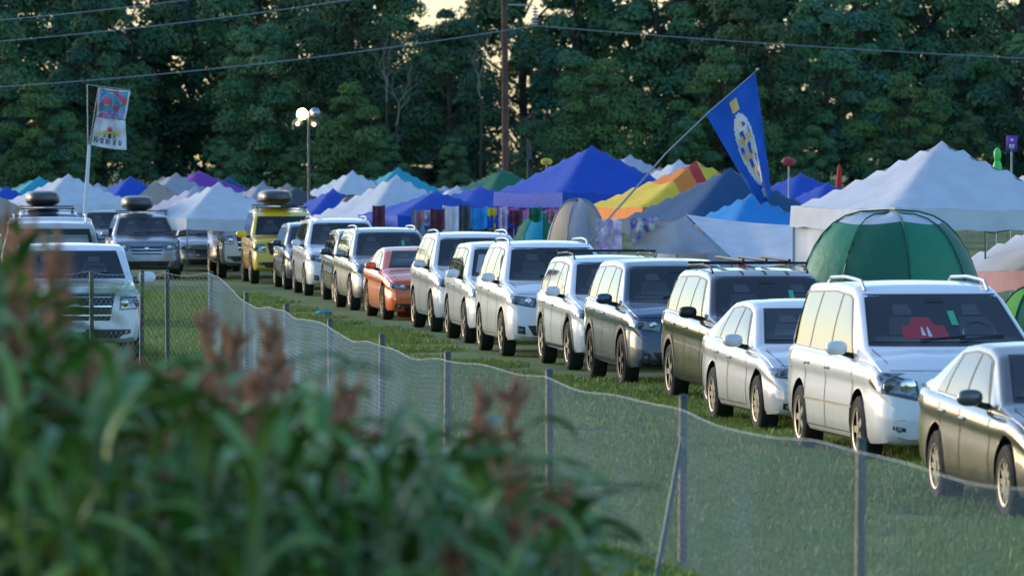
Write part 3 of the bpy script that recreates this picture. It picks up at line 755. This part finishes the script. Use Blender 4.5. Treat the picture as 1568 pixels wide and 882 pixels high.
def sheet(nm,corners,m,nu=16,nv=10,sag=.1,pat=None,mats=None):
    a=Acc(); V=[]
    for j in range(nv+1):
        for i in range(nu+1):
            u,v=i/nu,j/nv; c=[Vector(q) for q in corners]
            p=(c[0]*(1-u)+c[1]*u)*(1-v)+(c[3]*(1-u)+c[2]*u)*v
            p+=Vector((0,.06*math.sin(u*14)+.03*math.sin(v*9+u*3),-sag*math.sin(math.pi*u)*(1 if j>0 else .4)))
            V.append(p)
    for j in range(nv):
        for i in range(nu):
            mm=m if not pat else mats[pat((i+.5)/nu,(j+.5)/nv)]
            a.m.append(a.mi(mm)); a.f.append([j*(nu+1)+i,j*(nu+1)+i+1,(j+1)*(nu+1)+i+1,(j+1)*(nu+1)+i])
    a.v=V; return a.obj(nm,None,True)
def P3(b,e,d): return (X(b,d),d,Zh(e,d))
sheet('shade_tarp',[P3(1050,328,96),P3(1216,345,95),P3(1214,400,92),P3(1128,402,92)],fabs['white'],sag=.08)
sheet('shade_tarp',[P3(1010,345,97),P3(1050,330,99),P3(1100,385,98),P3(960,380,97)],fabs['gray'],sag=.08)
pat1=mat('tapestry_print',(.5,.3,.62),.8,noise=.5,nscale=9,col2=(.75,.72,.75)); pat2=mat('tiedye_print',(.6,.62,.5),.8,nscale=8,col2=(.15,.08,.4)); pat3=mat('stripe_print',(.55,.12,.15),.8,nscale=6,col2=(.1,.3,.4))
sheet('hanging_tapestry',[P3(912,335,105),P3(952,335,105),P3(952,385,105),P3(912,385,105)],pat1,sag=.03)
sheet('hanging_tapestry',[P3(965,333,104),P3(1008,333,104),P3(1008,370,104),P3(965,370,104)],pat2,sag=.03)
random.seed(17)
for b,c in((640,'sky'),(655,'gray'),(670,'maroon'),(690,'white'),(712,'dark'),(733,'sky'),(752,'yellow'),(820,'green'),(845,'lav'),(790,'maroon'),(770,'tan'),(580,'maroon'),(1035,'tan')):
    w_=U(6,14); t_=U(312,322); bt=U(338,356); dd=U(124,134); k_=U(-3,3)
    sheet('hanging_tapestry',[P3(b-w_,t_,dd),P3(b+w_,t_+k_,dd),P3(b+w_,bt,dd),P3(b-w_,bt+k_,dd)],fabs[c] if R()<.7 else random.choice([pat1,pat2,pat3]),8,6,.06)
random.seed(3)
for i in range(14):
    b=U(620,1210); d=U(103,126); root=empty('camp_chair',(X(b,d),d,0)); root.rotation_euler=(0,0,U(0,6)); a=Acc(); m=fabs[random.choice(['blue','red','green','dark','gray'])]
    a.box((0,0,.42),(.5,.45,.03),m); a.box((0,.24,.72),(.5,.03,.55),m,Matrix.Rotation(-.2,3,'X'))
    for s in(-1,1):
        a.tube([(s*.26,-.22,0),(s*.26,.22,.45)],.012,metalpole,4); a.tube([(s*.26,.22,0),(s*.26,-.22,.62)],.012,metalpole,4); a.box((s*.27,0,.63),(.06,.45,.02),fabs['dark'])
        a.tube([(s*.25,.22,.4),(s*.25,.32,1.0)],.012,metalpole,4)
    a.obj('seat',root)
for i in range(8):
    b=U(620,1210); d=U(103,126); root=empty('cooler_box',(X(b,d),d,0)); a=Acc(); m=fabs[random.choice(['blue','red','white'])]
    a.box((0,0,.2),(.6,.36,.38),m,None,1.06); a.box((0,0,.42),(.66,.41,.06),fabs['white']); a.tube([(-.36,0,.3),(-.36,0,.2)],.02,fabs['dark']); a.obj('cooler',root)

# ---------------------------------------------------------------- poles, wires, lamp tower
wood=mat('creosote_wood',(.14,.07,.055),.9,noise=.4,nscale=3); wire=mat('power_cable',(.26,.30,.34),.6); porc=mat('porcelain',(.35,.38,.4),.3)
D=205; up=empty('utility_pole',(X(775,D),D,0)); a=Acc(); a.tube([(0,0,0),(-.06,0,9.9)],[.15,.11],wood,10); 
z5=Zh(8,D); a.tube([(-.05,0,z5),(.85,0,z5-.02)],.035,porc,6)
for k in range(6): a.ell((1.05,0,z5-.15-.11*k),(.12,.12,.04),porc,10,5)
a.tube([(.85,0,z5),(1.05,0,z5-.05),(1.05,0,z5-.8)],.025,porc,6)
a.obj('pole',up,True,40)
def cable(nm,p0,p1,sag,r=.016):
    a=Acc(); p0,p1=Vector(p0),Vector(p1); a.tube([p0.lerp(p1,i/40)-Vector((0,0,sag*4*(i/40)*(1-i/40))) for i in range(41)],r,wire,5); return a.obj(nm,None,True)
ins=P3(820,40,D)
cable('power_line',ins,P3(2300,110,D+8),.35); cable('power_line',ins,P3(-700,150,D-6),.8)
cable('power_line',P3(775,-40,D),P3(-700,92,D-8),.8); cable('power_line',P3(775,-80,D),P3(-700,58,D-10),.9)
cable('power_line',P3(775,-60,D),P3(2300,-20,D+8),.3)
LT=155; lt=empty('light_tower',(X(473,LT),LT,0)); a=Acc(); zt=Zh(172,LT)
a.tube([(0,0,0),(0,0,2)],.06,postm,8); a.tube([(0,0,2),(0,0,zt)],.035,postm,8); a.box((0,0,zt-.1),(.5,.06,.05),postm)
a.box((0,0,.5),(1.6,1.0,.7),fabs['yellow']); 
for s in(-1,1): a.tube([(s*.8,-.35,.25),(s*.8,-.6,.25)],.25,rubber,12)
hotm=mat('lamp_lit',(1,.85,.5),.5,emit=(1,.66,.28),es=60); hot2=mat('lamp_lit_weak',(1,.85,.5),.5,emit=(1,.62,.25),es=3); dimm=mat('lamp_reflector',(.5,.55,.6),.2,metal=.9)
for (bx,ez,mm) in((463,175,hotm),(482,173,dimm),(456,190,hot2),(481,191,hot2)):
    x=X(bx,LT)-X(473,LT); z=Zh(ez,LT); big=.15 if bx==463 else .06
    a.ell((x,.06,z),(.15,.14,.14),postm if mm is not dimm else metalpole,12,8); a.ell((x,-.08,z),(big,.03,big),mm,14,6)
    a.tube([(x,0,z),(0,0,zt-.1)],.02,postm,5)
a.obj('mast_and_lamps',lt,True,40)

# ---------------------------------------------------------------- flags & small things
fb=mat('blue_flag_cloth',(.006,.09,.48),.7,trans=.2); gold=mat('gold_emblem',(.75,.5,.15),.7); wh=mat('flag_white',(.65,.67,.7),.7,noise=.1,nscale=6)
D2=98
def fpat(u,v):
    x=(u-.52)*.72; y=(v-.50)*.95; r=math.hypot(x,y); 
    if .19<r<.235: return 1
    if r<=.19: return 2 if (math.sin(x*60)+math.sin(y*50+x*30))>.5 else (1 if math.sin(x*35+2)*math.sin(y*30)>-.2 else 0)
    if abs(y)<.06 and .25<x<.32: return 1
    if abs(y)<.07 and -.33<x<-.25: return 2
    return 0
def adopt(root,obs):
    inv=Matrix.Translation(root.location).inverted()
    for q in obs: q.parent=root; q.matrix_parent_inverse=inv
c0,c1,c2,c3=P3(1157,112,D2),P3(1181,298,D2-.4),P3(1165,318,D2),P3(1080,174,D2+.1)
fr=empty('state_flag',(X(905,D2),D2,0))
o=sheet('flag_cloth',[c0,c1,c2,c3],fb,48,40,.02,fpat,[fb,wh,gold]); 
# gather the cloth into soft folds that run from the hoist to the fly corner
for vv in o.data.vertices:
    i_=vv.index%49; j_=vv.index//49; u_=i_/48; v_=j_/40
    vv.co.y+=.07*math.sin(v_*10+u_*2)*u_; vv.co.x+=.02*math.sin(v_*10+u_*2+1)*u_
a=Acc(); a.tube([P3(880,395,D2),P3(1020,235,D2),P3(1090,168,D2),P3(1160,107,D2)],[.022,.018,.014,.01],metalpole,6); a.ell(P3(1160,107,D2),(.03,.03,.03),metalpole,8,6)
ob=a.obj('flag_pole',None,True)
adopt(fr,(o,ob))
D3=120
lf=empty('festival_flag',(X(133,D3),D3,0))
p1m=mat('patterned_flag',(.35,.12,.35),.8,nscale=7,col2=(.1,.3,.5),noise=.5); letters=mat('flag_print',(.08,.05,.12),.8); rd=mat('flag_print_red',(.6,.10,.15),.8); yl=mat('flag_print_yellow',(.8,.55,.05),.8); tq=mat('flag_print_teal',(.05,.35,.45),.8)
def up_(u,v):
    if u<.05 or u>.95 or v<.05: return 2
    k=math.sin(u*11+2.2*math.sin(v*9+1))+math.sin(v*13+3*math.sin(u*5))+.6*math.sin(u*31+v*17)
    return 1 if k>.9 else (3 if k<-.9 else (0 if k>-.1 else (2 if k>-.3 else 0)))
o1=sheet('upper_flag',[P3(151,134,D3),P3(200,140,D3),P3(192,184,D3),P3(148,178,D3)],p1m,34,30,.02,up_,[p1m,rd,wh,tq])
def lp(u,v):
    x,y=u-.5,v-.45
    if abs(y-.33)<.09 and (int(u*17)%3!=0) and .06<u<.95 and math.sin(u*90+v*40)>-.6: return 1
    if math.hypot(x*1.2,y+.1)<.09: return 2
    if abs(x)<.33 and abs(y+.02-abs(x)*.35)<.055: return 3
    if abs(x)<.05 and -.05<y<.22: return 1
    if abs(abs(x)-.14)<.035 and abs(y-.12)<.08: return 4
    return 0
o2=sheet('lower_flag',[P3(147,179,D3),P3(192,185,D3),P3(194,230,D3),P3(139,222,D3)],wh,40,32,.02,lp,[wh,letters,rd,yl,tq])
a=Acc(); a.tube([P3(130,330,D3),P3(137,222,D3)],[.05,.04],wh,6); a.tube([P3(135,222,D3),P3(134,130,D3)],[.012,.012],metalpole,5); a.tube([P3(133,130,D3),P3(200,139,D3)],.012,metalpole,5); a.tube([P3(137,225,D3),P3(151,134,D3)],.008,metalpole,4)
a.tube([(X(130,D3),D3,0),P3(130,330,D3)],.05,metalpole,6)
o4=a.obj('pole',None,True)
adopt(lf,(o1,o2,o4))
D4=165; a=Acc(); a.tube([(X(808,D4),D4,0),P3(808,215,D4)],.025,fabs['dark'],5); a.add([P3(806,210,D4),P3(813,218,D4),P3(814,244,D4),P3(806,246,D4)],[(0,1,2,3)],fabs['dark']); a.obj('feather_flag')
def stick(nm,b,e,d,parts):
    a=Acc(); a.tube([(X(b,d),d,0),P3(b,e,d)],.02,metalpole,5); parts(a,Vector(P3(b,e,d))); return a.obj(nm,None,True)
def flw(m,m2,n=8,r=.10):
    def fn(a,c):
        for k in range(n):
            t=2*math.pi*k/n; a.ell(c+Vector((r*math.cos(t),0,r*.6*math.sin(t))),(.08,.05,.055),m,8,5)
        a.ell(c+Vector((0,-.03,0)),(.06,.06,.06),m2,8,5)
    return fn
stick('flower_pinwheel',837,248,150,flw(fabs['yellow'],fabs['tan'],r=.08)); stick('flower_balloon',1208,248,140,flw(mat('pink_foil',(.4,.06,.10),.4),fabs['red']))
def par(a,c):
    a.tube([c+Vector((0,0,-.75)),c+Vector((0,0,-.6)),c+Vector((0,0,0)),c+Vector((0,0,.12))],[.13,.1,.05,.008],fabs['red'],8)
stick('closed_red_parasol',1285,258,150,par)
gi=mat('green_inflatable_skin',(.08,.6,.1),.4)
def infl(a,c):
    a.ell(c+Vector((0,0,.05)),(.07,.06,.14),gi,10,8); a.ell(c+Vector((0,0,-.25)),(.09,.07,.24),gi,10,8); a.tube([c+Vector((.05,0,-.15)),c+Vector((.13,0,-.35))],[.04,.025],gi,6)
stick('green_inflatable_figure',1527,242,105,infl)
pur=mat('purple_sign_face',(.16,.05,.4),.6)
def sg(a,c):
    a.box(c,(.22,.02,.32),pur)
    a.box(c+Vector((0,-.014,.07)),(.06,.006,.06),wh); a.box(c+Vector((-.03,-.014,-.06)),(.04,.006,.09),wh); a.box(c+Vector((.03,-.014,-.06)),(.04,.006,.09),wh)
stick('row_marker_sign',1549,220,115,sg)
a=Acc(); a.ell((X(496,114),114,.04),(.17,.2,.06),fabs['teal'],10,6,.6); a.obj('blue_tarp',None,True)
